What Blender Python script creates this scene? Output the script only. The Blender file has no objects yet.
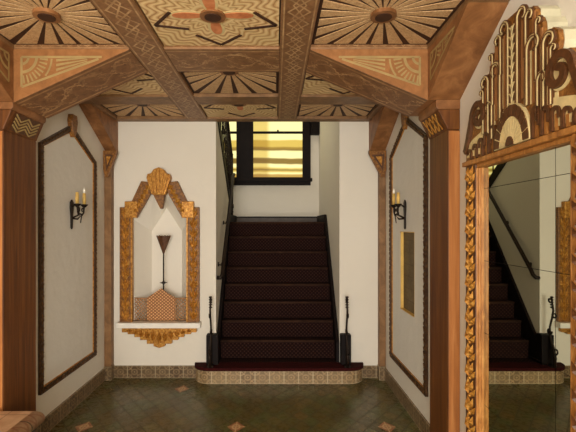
import bpy, bmesh, math, random
from mathutils import Vector
from mathutils.geometry import tessellate_polygon
random.seed(7)
PI = math.pi
S = bpy.context.scene
COL = S.collection
F = 420.0                      # focal length in pixels (576 px wide frame)
CX, CY, EYE = 275.0, 226.0, 1.6

# ------------------------------------------------------------------ materials
def lin(c):
    c = c / 255.0
    return c / 12.92 if c <= 0.04045 else ((c + 0.055) / 1.055) ** 2.4
def rgb(r, g, b): return (lin(r), lin(g), lin(b), 1.0)

class X:
    """tiny expression wrapper that grows Math nodes"""
    def __init__(s, nt, sock): s.nt, s.s = nt, sock
    def op(s, o, b=None, c=None):
        n = s.nt.nodes.new('ShaderNodeMath'); n.operation = o
        for i, q in enumerate((s, b, c)):
            if q is None: continue
            if isinstance(q, X): s.nt.links.new(q.s, n.inputs[i])
            else: n.inputs[i].default_value = q
        return X(s.nt, n.outputs[0])
    def __add__(s, o): return s.op('ADD', o)
    def __sub__(s, o): return s.op('SUBTRACT', o)
    def __mul__(s, o): return s.op('MULTIPLY', o)
    def __truediv__(s, o): return s.op('DIVIDE', o)
    def __lt__(s, o): return s.op('LESS_THAN', o)
    def __gt__(s, o): return s.op('GREATER_THAN', o)
    def abs(s): return s.op('ABSOLUTE')
    def sin(s): return s.op('SINE')
    def fract(s): return s.op('FRACT')
    def floor(s): return s.op('FLOOR')
    def max(s, o): return s.op('MAXIMUM', o)
    def min(s, o): return s.op('MINIMUM', o)
    def sqrt(s): return s.op('SQRT')

class Mat:
    def __init__(s, name):
        s.m = bpy.data.materials.new(name); s.m.use_nodes = True
        s.nt = s.m.node_tree; s.b = s.nt.nodes['Principled BSDF']
    def n(s, t): return s.nt.nodes.new(t)
    def pos(s):
        g = s.n('ShaderNodeNewGeometry'); return g.outputs['Position']
    def xyz(s):
        q = s.n('ShaderNodeSeparateXYZ'); s.nt.links.new(s.pos(), q.inputs[0])
        return [X(s.nt, q.outputs[i]) for i in range(3)]
    def uv(s):
        u = s.n('ShaderNodeUVMap'); q = s.n('ShaderNodeSeparateXYZ'); s.nt.links.new(u.outputs[0], q.inputs[0])
        return X(s.nt, q.outputs[0]), X(s.nt, q.outputs[1])
    def noise(s, scale, detail=4, rough=.55, stretch=(1, 1, 1), dist=0, vec=None):
        mp = s.n('ShaderNodeMapping'); mp.inputs['Scale'].default_value = stretch
        s.nt.links.new(vec or s.pos(), mp.inputs[0])
        t = s.n('ShaderNodeTexNoise'); t.inputs['Scale'].default_value = scale
        t.inputs['Detail'].default_value = detail; t.inputs['Roughness'].default_value = rough
        t.inputs['Distortion'].default_value = dist
        s.nt.links.new(mp.outputs[0], t.inputs['Vector'])
        return X(s.nt, t.outputs['Fac'])
    def ramp(s, fac, stops, const=False):
        r = s.n('ShaderNodeValToRGB'); e = r.color_ramp.elements
        if const: r.color_ramp.interpolation = 'CONSTANT'
        e[0].position, e[0].color = stops[0]; e[1].position, e[1].color = stops[-1]
        for p, c in stops[1:-1]:
            k = e.new(p); k.color = c
        s.nt.links.new(fac.s, r.inputs[0]); return r.outputs[0]
    def mix(s, fac, a, b, mode='MIX'):
        m = s.n('ShaderNodeMix'); m.data_type = 'RGBA'; m.blend_type = mode
        for i, q in ((0, fac), (6, a), (7, b)):
            if isinstance(q, X): s.nt.links.new(q.s, m.inputs[i])
            elif hasattr(q, 'is_linked'): s.nt.links.new(q, m.inputs[i])
            else: m.inputs[i].default_value = q
        return m.outputs[2]
    def out(s, col=None, rough=.6, metal=0, spec=.4, bump=None, bd=.3, bdist=.01):
        if col is not None:
            if hasattr(col, 'is_linked'): s.nt.links.new(col, s.b.inputs['Base Color'])
            else: s.b.inputs['Base Color'].default_value = col
        if isinstance(rough, X): s.nt.links.new(rough.s, s.b.inputs['Roughness'])
        else: s.b.inputs['Roughness'].default_value = rough
        s.b.inputs['Metallic'].default_value = metal
        s.b.inputs['Specular IOR Level'].default_value = spec
        if bump is not None:
            bn = s.n('ShaderNodeBump'); bn.inputs['Strength'].default_value = bd; bn.inputs['Distance'].default_value = bdist
            s.nt.links.new(bump.s, bn.inputs['Height']); s.nt.links.new(bn.outputs[0], s.b.inputs['Normal'])
        return s.m

def plaster(name, c1, c2, amt=.35):
    m = Mat(name); n = m.noise(9, 6); g = m.noise(1.3, 3)
    col = m.mix(g, c1, c2)
    return m.out(col, .8, spec=.25, bump=n, bd=amt, bdist=.012)
def wood(name, cols, stretch, rough=.5, scale=3.0):
    m = Mat(name)
    n = m.noise(scale, 8, .62, stretch, .6)
    return m.out(m.ramp(n, [(.28, cols[0]), (.5, cols[1]), (.72, cols[2])]), rough, spec=.35, bump=n, bd=.25, bdist=.006)
def plain(name, c, rough=.6, metal=0, var=.25, scale=14, spec=.4):
    m = Mat(name); n = m.noise(scale, 5)
    d = tuple(v * (1 - var) for v in c[:3]) + (1,); l = tuple(min(1, v * (1 + var)) for v in c[:3]) + (1,)
    return m.out(m.ramp(n, [(.3, d), (.7, l)]), rough, metal, spec, bump=n, bd=.15, bdist=.004)

M = {}
M['plaster'] = plaster('plaster', rgb(232, 226, 213), rgb(224, 216, 200))
M['panel_plaster'] = plaster('panel_plaster', rgb(232, 229, 220), rgb(224, 219, 207), .55)
M['niche_plaster'] = plaster('niche_plaster', rgb(236, 230, 218), rgb(228, 221, 206), .2)
WOODC = [rgb(74, 40, 14), rgb(102, 58, 21), rgb(130, 82, 34)]
M['post_wood'] = wood('post_wood', WOODC, (9, 9, .5), .5)
M['leaf_dark'] = wood('leaf_dark', [rgb(54, 33, 15), rgb(84, 55, 27), rgb(116, 82, 44)], (14, 14, 14), .5)
M['petal'] = wood('petal', [rgb(184, 106, 62), rgb(204, 126, 78), rgb(220, 146, 96)], (5, 5, 5), .55)
M['lit_post_wood'] = wood('lit_post_wood', [rgb(150, 92, 48), rgb(180, 116, 62), rgb(204, 142, 86)], (9, 9, .5), .45)  # post wood with front-lit brightness put into the colour
M['brace_wood'] = wood('brace_wood', [rgb(106, 68, 36), rgb(136, 90, 52), rgb(164, 114, 70)], (3, 3, 3), .5)
M['beam_wood'] = wood('beam_wood', [rgb(104, 74, 45), rgb(132, 96, 60), rgb(154, 116, 78)], (3, 3, 3), .5)
M['moulding'] = wood('moulding', [rgb(44, 26, 12), rgb(66, 42, 21), rgb(98, 70, 38)], (14, 14, 14), .45)
M['gap'] = plain('gap', rgb(62, 34, 15), .7)
M['orange'] = wood('orange', [rgb(134, 90, 50), rgb(150, 100, 56), rgb(166, 114, 68)], (5, 5, 5), .55)
M['inlay'] = plain('inlay', rgb(164, 138, 88), .6, var=.15)
M['brown_inlay'] = plain('brown_inlay', rgb(140, 84, 44), .6, var=.15)
M['gold'] = wood('gold', [rgb(116, 68, 22), rgb(182, 124, 48), rgb(226, 176, 92)], (16, 16, 16), .38)
M['gold'].node_tree.nodes['Principled BSDF'].inputs['Metallic'].default_value = .35
M['gold_dark'] = wood('gold_dark', [rgb(76, 44, 17), rgb(128, 82, 34), rgb(176, 124, 58)], (16, 16, 16), .42)
M['frame_gold'] = wood('frame_gold', [rgb(118, 72, 30), rgb(162, 106, 48), rgb(196, 142, 78)], (12, 12, 3), .4)
M['crest_cream'] = plain('crest_cream', rgb(214, 192, 138), .5, var=.2)
M['crest_edge'] = plain('crest_edge', rgb(196, 190, 160), .6, var=.12)
M['crest_dark'] = plain('crest_dark', rgb(84, 50, 24), .45, var=.35, scale=40)
M['iron'] = plain('iron', rgb(38, 27, 19), .5, .3, var=.35, spec=.25)
M['black_wood'] = plain('black_wood', rgb(20, 12, 10), .6, var=.3, spec=.15)
M['landing_trim'] = plain('landing_trim', rgb(92, 80, 72), .45, var=.2)
M['candle'] = plain('candle', rgb(214, 176, 96), .5, var=.15)
M['bulb'] = plain('bulb', rgb(246, 242, 226), .25, var=.03)
M['sill'] = plain('sill', rgb(238, 233, 222), .5, var=.05)
M['brass'] = plain('brass', rgb(222, 182, 96), .5, .1, var=.12)
M['bench_shade'] = plain('bench_shade', rgb(70, 60, 50), .9)  # dark tone stands in for shade on the bench side

def straw(name, cols):
    m = Mat(name)
    n = m.noise(3, 8, .7, (16, 16, 16), 1.6); w = m.noise(30, 4, .6, (1, 2.2, 1), 2.5)
    c = m.ramp(n * .6 + w * .4, [(.32, cols[0]), (.48, cols[1]), (.66, cols[2])])
    return m.out(c, .6, spec=.3, bump=w, bd=.5, bdist=.008)
M['straw'] = straw('straw', [rgb(150, 110, 70), rgb(196, 156, 110), rgb(226, 194, 148)])

def feather():
    m = Mat('feather')
    u, v = m.uv()                                  # metres from the centre of the flower
    r = (u * u + v * v).sqrt()
    a = v.op('ARCTAN2', u)
    n = m.noise(6, 4, .6)
    ring = ((r * 22 + (a * 16).sin() * .5 * (r > .12) + n * 1.2).fract() - .5).abs()
    blend = ((a * 2).sin().abs() * .9 + n * .5)
    col = m.ramp(ring * 1.6 + n * .25, [(.08, rgb(160, 112, 66)), (.3, rgb(202, 160, 108)), (.75, rgb(232, 204, 152))])
    col = m.mix((blend - .85).max(0) * .5, col, rgb(186, 166, 104))
    return m.out(col, .6, spec=.3, bump=ring, bd=.4, bdist=.006)
M['feather'] = feather()

def painted(name, kind, base, line):
    """wood with painted interlace; u along (widths), v across 0..1"""
    m = Mat(name); u, v = m.uv(); vc = v - .5
    n = m.noise(3, 6, .6, (8, 8, 8), .6)
    b = m.ramp(n, [(.3, base[0]), (.7, base[1])])
    edge = (vc.abs() - .41).abs() < .022
    if kind == 'knot':
        tri = ((u * .75).fract() - .5).abs() * 4 - 1
        tr2 = ((u * .75 + .25).fract() - .5).abs() * 4 - 1
        l = ((vc - tri * .3).abs() < .034).max((vc + tri * .3).abs() < .034)
        l = l.max((vc - tr2 * .17).abs() < .024).max((vc + tr2 * .17).abs() < .024)
    else:
        s1 = (u * 3.6 + n * 1.5).sin(); s2 = (u * 7.2 + n * 2 + 1.0).sin()
        l = ((vc - s1 * .27).abs() < .025).max((vc + s2 * .2).abs() < .02)
        w = (((u * 1.7 + n).fract() - .5) * ((u * 1.7 + n).fract() - .5) + vc * vc * .9).sqrt()
        l = l.max((w - .3).abs() < .022)
    l = l.max(edge)
    wear = (m.noise(11, 3) - .33) * 3
    f = l * wear.max(.35).min(1) * .95
    return m.out(m.mix(f, b, line), .5, spec=.35, bump=n, bd=.15, bdist=.004)
M['knot'] = painted('knot', 'knot', (rgb(116, 80, 48), rgb(148, 106, 68)), rgb(194, 158, 112))
M['vine'] = painted('vine', 'vine', (rgb(114, 78, 46), rgb(146, 104, 66)), rgb(190, 150, 104))
M['soffit'] = painted('soffit', 'vine', (rgb(104, 68, 38), rgb(138, 94, 56)), rgb(186, 144, 98))

def tileband(name, b0, b1, line, gl):
    m = Mat(name); u, v = m.uv()
    fu = u.fract() - .5; fv = v - .5
    au, av = fu.abs(), fv.abs()
    r = (fu * fu + fv * fv).sqrt()
    cu, cv = au - .5, av - .5
    rc = (cu * cu + cv * cv).sqrt()
    l = ((r - .2).abs() < .05).max((rc - .33).abs() < .05).max(((au - av).abs() < .045) * (r > .2)).max(r < .07)
    n = m.noise(20, 4); wear = (n * 1.6 - .25).max(0).min(1)
    cells = m.n('ShaderNodeTexWhiteNoise'); cells.noise_dimensions = '1D'
    m.nt.links.new(u.floor().s, cells.inputs['W'])
    base = m.mix(X(m.nt, cells.outputs['Value']), b0, b1)
    col = m.mix(l * wear, base, line)
    col = m.mix((au > .46).max(av > .46) * .7, col, gl)
    return m.out(col, .35, spec=.45, bump=l, bd=.15, bdist=.004)
M['tile_band'] = tileband('tile_band', rgb(84, 64, 42), rgb(104, 84, 58), rgb(154, 130, 96), rgb(170, 152, 120))
M['step_tile'] = tileband('step_tile', rgb(122, 100, 70), rgb(142, 120, 86), rgb(190, 160, 120), rgb(206, 186, 150))

def floor_mat():
    m = Mat('floor_tile'); x, y, z = m.xyz()
    K = F * .001856 / .603                        # depth pitch of the diagonal lay
    p, q = x, y / K
    T = .1066
    ox, oy = -.31, F * .00796 / K
    a = ((p - ox) + (q - oy)) * (.70711 / T) + 400; b = ((p - ox) - (q - oy)) * (.70711 / T) + 400
    i, j = a.floor(), b.floor()
    fa, fb = (a.fract() - .5).abs(), (b.fract() - .5).abs()
    grout = (fa > .458).max(fb > .458)
    comb = m.n('ShaderNodeCombineXYZ'); m.nt.links.new(i.s, comb.inputs[0]); m.nt.links.new(j.s, comb.inputs[1])
    wn = m.n('ShaderNodeTexWhiteNoise'); m.nt.links.new(comb.outputs[0], wn.inputs['Vector'])
    big = m.noise(2.2, 4); fine = m.noise(24, 4)
    t = X(m.nt, wn.outputs['Value']) * .38 + big * .7 + fine * .2 - .13
    col = m.ramp(t, [(.15, rgb(70, 66, 30)), (.4, rgb(98, 84, 42)), (.6, rgb(90, 92, 50)), (.85, rgb(128, 98, 54))])
    col = m.mix(grout * .55, col, rgb(44, 34, 18))
    rough = fine * .16 + .2 + grout * .3
    return m.out(col, rough, spec=.4, bump=grout * -1, bd=.1, bdist=.003)
M['floor_tile'] = floor_mat()
def insert_mat():
    m = Mat('floor_insert'); u, v = m.uv(); fu, fv = u - .5, v - .5
    r = (fu * fu + fv * fv).sqrt()
    l = ((r - .28).abs() < .06).max(((fu.abs() - fv.abs()).abs() < .06))
    return m.out(m.mix(l, rgb(160, 104, 66), rgb(206, 172, 124)), .35)
M['floor_insert'] = insert_mat()

def carpet(name, base, dot):
    m = Mat(name); x, y, z = m.xyz()
    p = x * 24; q = (y + z) * 24
    a, b = ((p + q).fract() - .5).abs(), ((p - q).fract() - .5).abs()
    d = (a < .13).max(b < .13) * ((a < .32) * (b < .32))
    n = m.noise(60, 3)
    return m.out(m.mix(d * .8, m.mix(n, base, tuple(v * 1.5 for v in base[:3]) + (1,)), dot), .95, spec=.1, bump=n, bd=.5, bdist=.006)
M['carpet'] = carpet('carpet', rgb(24, 10, 9), rgb(64, 42, 34))
M['nosing'] = plain('nosing', rgb(58, 38, 28), .9, var=.3, spec=.1)
M['step_carpet'] = plain('step_carpet', rgb(54, 15, 14), .9, var=.3, scale=50, spec=.1)

def window_mat():
    m = Mat('lit_glass'); x, y, z = m.xyz()
    S2 = .01548
    def t(py): return ((EYE + (CY - py) * S2) - 2.3) / 1.6
    Y1, Y2, Y3 = rgb(255, 246, 172), rgb(206, 178, 82), rgb(112, 90, 34)
    wob = m.noise(2.5, 2) * .03 - .015
    stops = [(t(179), rgb(172, 130, 52)), (t(175), rgb(176, 140, 58)), (t(173.4), Y1), (t(171.6), Y2), (t(170), Y3), (t(168.8), Y2), (t(167), Y1), (t(165), Y1),
             (t(163.5), Y3), (t(159), Y3), (t(157.5), Y1), (t(151.5), Y1), (t(150), Y3), (t(147.5), rgb(150, 120, 46)), (t(146.5), Y2), (t(141), Y2), (t(139.5), Y1), (t(122), Y1), (.98, Y2)]
    c = m.ramp((z - 2.3) / 1.6 + wob, stops)
    side = (((x + .10) * -14) + .5).max(0).min(1) * (x > -.5)
    c = m.mix(side * .8, c, rgb(202, 180, 118), 'MULTIPLY')
    m.nt.links.new(c, m.b.inputs['Emission Color']); m.b.inputs['Emission Strength'].default_value = 1.05
    return m.out(rgb(120, 100, 50), .3)
M['lit_glass'] = window_mat()
def mirror_mat():
    m = Mat('mirror'); return m.out(rgb(212, 214, 196), .012, 1.0)
M['mirror'] = mirror_mat()
def bench_mat():
    m = Mat('terracotta'); x, y, z = m.xyz(); n = m.noise(14, 5)
    g = (((y * 3.2).fract() - .5).abs() > .487).max(((x * 3.2 + .1).fract() - .5).abs() > .487)
    return m.out(m.mix(g * .5, m.ramp(n, [(.3, rgb(186, 144, 108)), (.7, rgb(216, 178, 140))]), rgb(116, 82, 56)), .5, bump=n, bd=.1)
M['terracotta'] = bench_mat()
def nose_mat():
    m = Mat('bullnose_tile'); u, v = m.uv(); n = m.noise(26, 4)
    l = (((u * 2).fract() - .5).abs() - (v - .5).abs()).abs() < .09
    c = m.mix(l * .6, m.ramp(n, [(.3, rgb(190, 146, 106)), (.7, rgb(224, 190, 150))]), rgb(182, 116, 84))
    return m.out(m.mix((u.fract() - .5).abs() > .47, c, rgb(120, 88, 60)), .45)
M['bullnose_tile'] = nose_mat()
def lattice_mat(name, c0, c1, c2):
    m = Mat(name); x, y, z = m.xyz()
    p, q = x * 26, z * 30
    a, b = ((p + q).fract() - .5).abs(), ((p - q).fract() - .5).abs()
    d = a.max(b)
    return m.out(m.ramp(d * 2, [(.35, c0), (.62, c1), (.95, c2)]), .5, bump=d, bd=.6, bdist=.01)
M['scale'] = lattice_mat('scale', rgb(226, 176, 122), rgb(184, 122, 66), rgb(112, 66, 30))
M['lattice'] = plain('lattice', rgb(176, 132, 92), .5)
M['gold_bright'] = wood('gold_bright', [rgb(176, 122, 46), rgb(226, 172, 82), rgb(246, 208, 124)], (16, 16, 16), .35)
def old_glass():
    m = Mat('speckled_glass'); x, y, z = m.xyz(); n = m.noise(40, 6, .7); k = m.noise(7, 4)
    g = ((z * 9.5).fract() - .5).abs() > .475
    c = m.ramp(n * .6 + k * .4, [(.3, rgb(82, 66, 42)), (.55, rgb(116, 98, 66)), (.75, rgb(146, 128, 90))])
    return m.out(m.mix(g * .5, c, rgb(70, 52, 28)), .6, spec=.2, bump=n, bd=.3)
M['speckled_glass'] = old_glass()

# ------------------------------------------------------------------ mesh helper
OFF = {}
class MB:
    def __init__(s): s.v, s.f, s.uv, s.sm = [], [], [], []
    def poly(s, pts, uv=None, smooth=False):
        i = len(s.v); s.v += [tuple(p) for p in pts]
        s.f.append(list(range(i, i + len(pts)))); s.uv.append(uv); s.sm.append(smooth)
    def box(s, x0, x1, y0, y1, z0, z1, axis=None, w=None):
        """axis: long axis for the uv (0,1,2); u counts widths along it, v runs 0..1 across"""
        c = [(x, y, z) for x in (x0, x1) for y in (y0, y1) for z in (z0, z1)]
        fs = [((0, 1, 3, 2), 0), ((4, 6, 7, 5), 0), ((0, 4, 5, 1), 1), ((2, 3, 7, 6), 1), ((0, 2, 6, 4), 2), ((1, 5, 7, 3), 2)]
        lo = (x0, y0, z0); hi = (x1, y1, z1)
        for idx, ax in fs:
            pts = [c[k] for k in idx]; uv = None
            if axis is not None:
                others = [k for k in (0, 1, 2) if k != ax]
                long = axis if axis in others else others[0]
                ac = [k for k in others if k != long][0]
                ww = w or (hi[ac] - lo[ac])
                uv = [((p[long] - lo[long]) / ww, (p[ac] - lo[ac]) / max(1e-6, hi[ac] - lo[ac])) for p in pts]
            s.poly(pts, uv)
        return s
    def prism(s, pts, axis, a0, a1, holes=None):
        """extrude a 2-D polygon (in the other two axes, in order) along an axis"""
        def to(p, a):
            q = list(p); q.insert(axis, a); return tuple(q)
        area = sum(pts[i][0] * pts[(i + 1) % len(pts)][1] - pts[(i + 1) % len(pts)][0] * pts[i][1] for i in range(len(pts)))
        if area < 0: pts = pts[::-1]
        flip = (axis == 1)
        loops = [pts] + (holes or [])
        flat = [p for l in loops for p in l]
        tris = tessellate_polygon([[Vector((p[0], p[1], 0)) for p in l] for l in loops])
        for t in tris:
            A, B, C_ = (flat[k] for k in t)
            if (B[0]-A[0])*(C_[1]-A[1]) - (B[1]-A[1])*(C_[0]-A[0]) < 0: B, C_ = C_, B
            tri = [A, B, C_]
            top = [to(p, a1) for p in tri]; bot = [to(p, a0) for p in tri[::-1]]
            if flip: top.reverse(); bot.reverse()
            s.poly(top); s.poly(bot)
        for li, l in enumerate(loops):
            n = len(l)
            ar = sum(l[i][0] * l[(i + 1) % n][1] - l[(i + 1) % n][0] * l[i][1] for i in range(n))
            seq = l if (ar > 0) == (li == 0) else l[::-1]
            for i in range(n):
                p, q = seq[i], seq[(i + 1) % n]
                fc = [to(p, a0), to(q, a0), to(q, a1), to(p, a1)]
                if flip: fc.reverse()
                s.poly(fc)
        return s
    def tube(s, path, r, n=8, closed=False):
        path = [Vector(p) for p in path]; N = len(path)
        rs = r if isinstance(r, (list, tuple)) else [r] * N
        base = len(s.v); up = None
        for i, p in enumerate(path):
            a = path[(i - 1) % N] if (i or closed) else p; b = path[(i + 1) % N] if (i < N - 1 or closed) else p
            t = (b - a).normalized()
            if up is None:
                up = t.orthogonal().normalized()
            up = (up - t * up.dot(t)).normalized(); sd = t.cross(up)
            for k in range(n):
                an = 2 * PI * k / n
                s.v.append(tuple(p + (up * math.cos(an) + sd * math.sin(an)) * rs[i]))
        for i in range(N if closed else N - 1):
            for k in range(n):
                a0, a1 = base + i * n + k, base + i * n + (k + 1) % n
                j = (i + 1) % N
                b0, b1 = base + j * n + k, base + j * n + (k + 1) % n
                s.f.append([a0, a1, b1, b0]); s.uv.append(None); s.sm.append(True)
        if not closed:
            for i, rev in ((0, True), (N - 1, False)):
                l = [base + i * n + k for k in range(n)]
                s.f.append(l[::-1] if rev else l); s.uv.append(None); s.sm.append(False)
        return s
    def lathe(s, prof, c, n=14, axis=2, ell=(1, 1)):
        base = len(s.v); o = [k for k in (0, 1, 2) if k != axis]
        for r, h in prof:
            for k in range(n):
                an = 2 * PI * k / n; p = [0, 0, 0]
                p[axis] = c[axis] + h; p[o[0]] = c[o[0]] + r * math.cos(an) * ell[0]; p[o[1]] = c[o[1]] + r * math.sin(an) * ell[1]
                s.v.append(tuple(p))
        for i in range(len(prof) - 1):
            for k in range(n):
                s.f.append([base + i * n + k, base + i * n + (k + 1) % n, base + (i + 1) * n + (k + 1) % n, base + (i + 1) * n + k])
                s.uv.append(None); s.sm.append(True)
        for i in (0, len(prof) - 1):
            s.f.append([base + i * n + k for k in range(n)]); s.uv.append(None); s.sm.append(False)
        return s
    def ribbon(s, path, w, axis, a0, a1, taper=None):
        """flat strip of width w following a 2-D path, extruded along an axis"""
        N = len(path); L, R = [], []
        for i in range(N):
            p = Vector(path[i]); a = Vector(path[max(0, i - 1)]); b = Vector(path[min(N - 1, i + 1)])
            t = (b - a).normalized(); nn = Vector((-t.y, t.x)); ww = w * (taper(i / (N - 1)) if taper else 1) / 2
            L.append(tuple(p + nn * ww)); R.append(tuple(p - nn * ww))
        def to(p, a):
            q = list(p); q.insert(axis, a); return tuple(q)
        for i in range(N - 1):
            s.poly([to(L[i], a0), to(L[i+1], a0), to(R[i+1], a0), to(R[i], a0)])
            s.poly([to(L[i], a1), to(R[i], a1), to(R[i+1], a1), to(L[i+1], a1)])
            s.poly([to(L[i], a0), to(L[i], a1), to(L[i+1], a1), to(L[i+1], a0)])
            s.poly([to(R[i], a0), to(R[i+1], a0), to(R[i+1], a1), to(R[i], a1)])
        for i in (0, N - 1): s.poly([to(L[i], a0), to(R[i], a0), to(R[i], a1), to(L[i], a1)])
        return s
    def build(s, name, mat, parent=None, bevel=0):
        off = Vector(OFF.get(parent.name, (0, 0, 0))) if parent else Vector((0, 0, 0))
        me = bpy.data.meshes.new(name)
        me.from_pydata([tuple(Vector(p) - off) for p in s.v], [], s.f)
        me.materials.append(mat)
        if any(u is not None for u in s.uv):
            lay = me.uv_layers.new(name='UVMap')
            for p, u in zip(me.polygons, s.uv):
                if u is None: continue
                for k, li in enumerate(p.loop_indices): lay.data[li].uv = u[k]
        me.polygons.foreach_set('use_smooth', s.sm)
        me.validate(); me.update()
        bm = bmesh.new(); bm.from_mesh(me)
        bmesh.ops.remove_doubles(bm, verts=bm.verts, dist=1e-5)
        bmesh.ops.recalc_face_normals(bm, faces=bm.faces)
        bm.to_mesh(me); bm.free()
        o = bpy.data.objects.new(name, me); COL.objects.link(o)
        if parent: o.parent = parent; OFF[o.name] = off
        if bevel:
            b = o.modifiers.new('bevel', 'BEVEL'); b.width = bevel; b.segments = 2; b.limit_method = 'ANGLE'
        return o

def thing(name, label, cat, loc, group=None):
    o = bpy.data.objects.new(name, None); COL.objects.link(o); o.location = loc; o.empty_display_size = .05
    o['label'] = label; o['category'] = cat
    if group: o['group'] = group
    OFF[o.name] = tuple(loc)
    return o
def tag(o, label, cat, group=None):
    o['label'] = label; o['category'] = cat
    if group: o['group'] = group
    return o
def struct(o): o['kind'] = 'structure'; return o
def clip(poly, axis, lim, keep_less):
    out = []
    for i in range(len(poly)):
        p, q = poly[i], poly[(i + 1) % len(poly)]
        ip = (p[axis] <= lim) == keep_less or p[axis] == lim; iq = (q[axis] <= lim) == keep_less or q[axis] == lim
        if ip: out.append(p)
        if ip != iq:
            t = (lim - p[axis]) / (q[axis] - p[axis]); out.append((p[0] + t * (q[0] - p[0]), p[1] + t * (q[1] - p[1])))
    return out
def clip_rect(poly, x0, x1, y0, y1):
    for ax, lim, kl in ((0, x0, False), (0, x1, True), (1, y0, False), (1, y1, True)):
        if len(poly) < 3: return []
        poly = clip(poly, ax, lim, kl)
    return poly
def spiral(cx, cz, r0, r1, a0, a1, n=26):
    return [(cx + (r0 + (r1 - r0) * t) * math.cos(a0 + (a1 - a0) * t), cz + (r0 + (r1 - r0) * t) * math.sin(a0 + (a1 - a0) * t)) for t in [i / (n - 1) for i in range(n)]]

# ------------------------------------------------------------------ plan of the place
XL, XR = -1.774, 1.151                    # corridor walls
YD = .01056 * F                           # back wall
YF = .01548 * F                           # far wall of the stairwell
YN = -2.4                                 # entrance wall behind the camera
ZB, ZP, ZC = 2.70, 2.728, 2.80            # beam soffits, coffer panels, ceiling slab
OL, OR = -.623, .681                      # stair opening
TA, TB = .00622 * F, .00715 * F           # the near cross beam and its posts
YC = YD                                   # alias

# floor ------------------------------------------------------------
b = MB(); b.poly([(-2.0, YN - .2, 0), (1.4, YN - .2, 0), (1.4, YD + .3, 0), (-2.0, YD + .3, 0)])
b.box(-2.0, 1.4, YN - .2, YD + .3, -.1, -.002)
fl = struct(b.build('floor', M['floor_tile']))
fl.data.materials.append(M['floor_insert'])
bm = bmesh.new(); bm.from_mesh(fl.data); uvl = bm.loops.layers.uv.verify()
K = F * .001856 / .603
for x, y in ((-1.52, .00796 * F), (-.31, .00796 * F), (.89, .00796 * F), (-.913, .009816 * F)):
    h = .072
    vs = [bm.verts.new(p) for p in ((x - h, y, .0015), (x, y - h * K, .0015), (x + h, y, .0015), (x, y + h * K, .0015))]
    fc = bm.faces.new(vs); fc.material_index = 1
    for l, u in zip(fc.loops, ((0, 0), (1, 0), (1, 1), (0, 1))): l[uvl].uv = u
bm.to_mesh(fl.data); bm.free()

# side walls, entrance wall ------------------------------------------
struct(MB().box(XL - .15, XL, YN, YD, 0, ZC).build('wall_left', M['plaster']))
# right wall with a recess for the speckled panel
r0, r1 = .00822 * F, .00913 * F
rz0, rz1 = .85, 1.55
b = MB().prism([(YN, 0), (YD, 0), (YD, ZC), (YN, ZC)], 0, XR, XR + .06, [[(r0, rz0), (r1, rz0), (r1, rz1), (r0, rz1)]])
b.box(XR + .06, XR + .15, YN, YD, 0, ZC)
struct(b.build('wall_right', M['plaster']))
# entrance wall with a wide glazed doorway (daylight comes in here)
b = MB().prism([(XL, 0), (XR, 0), (XR, ZC), (XL, ZC)], 1, YN - .12, YN, [[(-1.45, .02), (.85, .02), (.85, 2.45), (-1.45, 2.45)]])
struct(b.build('wall_entrance', M['plaster']))
b = MB()
for x in (-1.45, -.33, .79): b.box(x, x + .06, YN - .1, YN - .03, .02, 2.45)
for z in (.02, 1.0, 2.39): b.box(-1.45, .85, YN - .09, YN - .04, z, z + .06)
struct(b.build('door_1', M['post_wood']))

# back wall with niche ------------------------------------------------
NX = -1.209
hole = [(-1.51, .597), (-.908, .597), (-.908, 1.68), (-1.115, 1.95), (NX, 1.965), (-1.303, 1.95), (-1.51, 1.68)]
b = MB().prism([(XL - .15, 0), (OL, 0), (OL, ZC), (XL - .15, ZC)], 1, YD, YD + .10, [hole])
struct(b.build('wall_back', M['plaster']))
back = [(NX - .168, .597), (NX + .168, .597), (NX + .168, 1.54), (NX + .06, 1.71), (NX, 1.80), (NX - .06, 1.71), (NX - .168, 1.54)]
b = MB(); n = len(hole)
for i in range(n):
    j = (i + 1) % n
    b.poly([(hole[i][0], YD + .002, hole[i][1]), (hole[j][0], YD + .002, hole[j][1]), (back[j][0], YD + .26, back[j][1]), (back[i][0], YD + .26, back[i][1])])
b.poly([(p[0], YD + .26, p[1]) for p in back])
struct(b.build('wall_niche', M['niche_plaster']))
# right pier and header over the opening
struct(MB().box(OR, XR + .15, YD, YF, 0, 4.3).build('wall_stair_right', M['plaster']))
struct(MB().box(-1.95, OR, YD, YD + .1, ZC, 4.3).build('wall_header', M['plaster']))
struct(MB().box(-1.95, XR + .15, YF, YF + .12, 0, 4.3).build('wall_far', M['plaster']))
struct(MB().box(-1.95, -1.83, YD + .1, YF, 0, 4.3).build('wall_stair_left', M['plaster']))
struct(MB().box(-1.95, XR + .15, YD, YF + .12, 4.3, 4.4).build('ceiling_stair', M['plaster']))
def sz(y):                              # slope of the upper flight's underside string
    return 2.80 + (1.80 - 2.80) * (y / F - .01056) / (.0140 - .01056)
b = MB().prism([(YD + .1, 0), (.0140 * F, 0), (.0140 * F, 1.80), (YD + .1, sz(YD + .1))], 0, OL - .1, OL)
struct(b.build('wall_stair_inner', M['plaster']))

# ceiling slab ----------------------------------------------------------
struct(MB().box(XL - .15, XR + .15, YN - .1, YD, ZC, ZC + .1).build('ceiling', M['beam_wood']))

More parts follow.
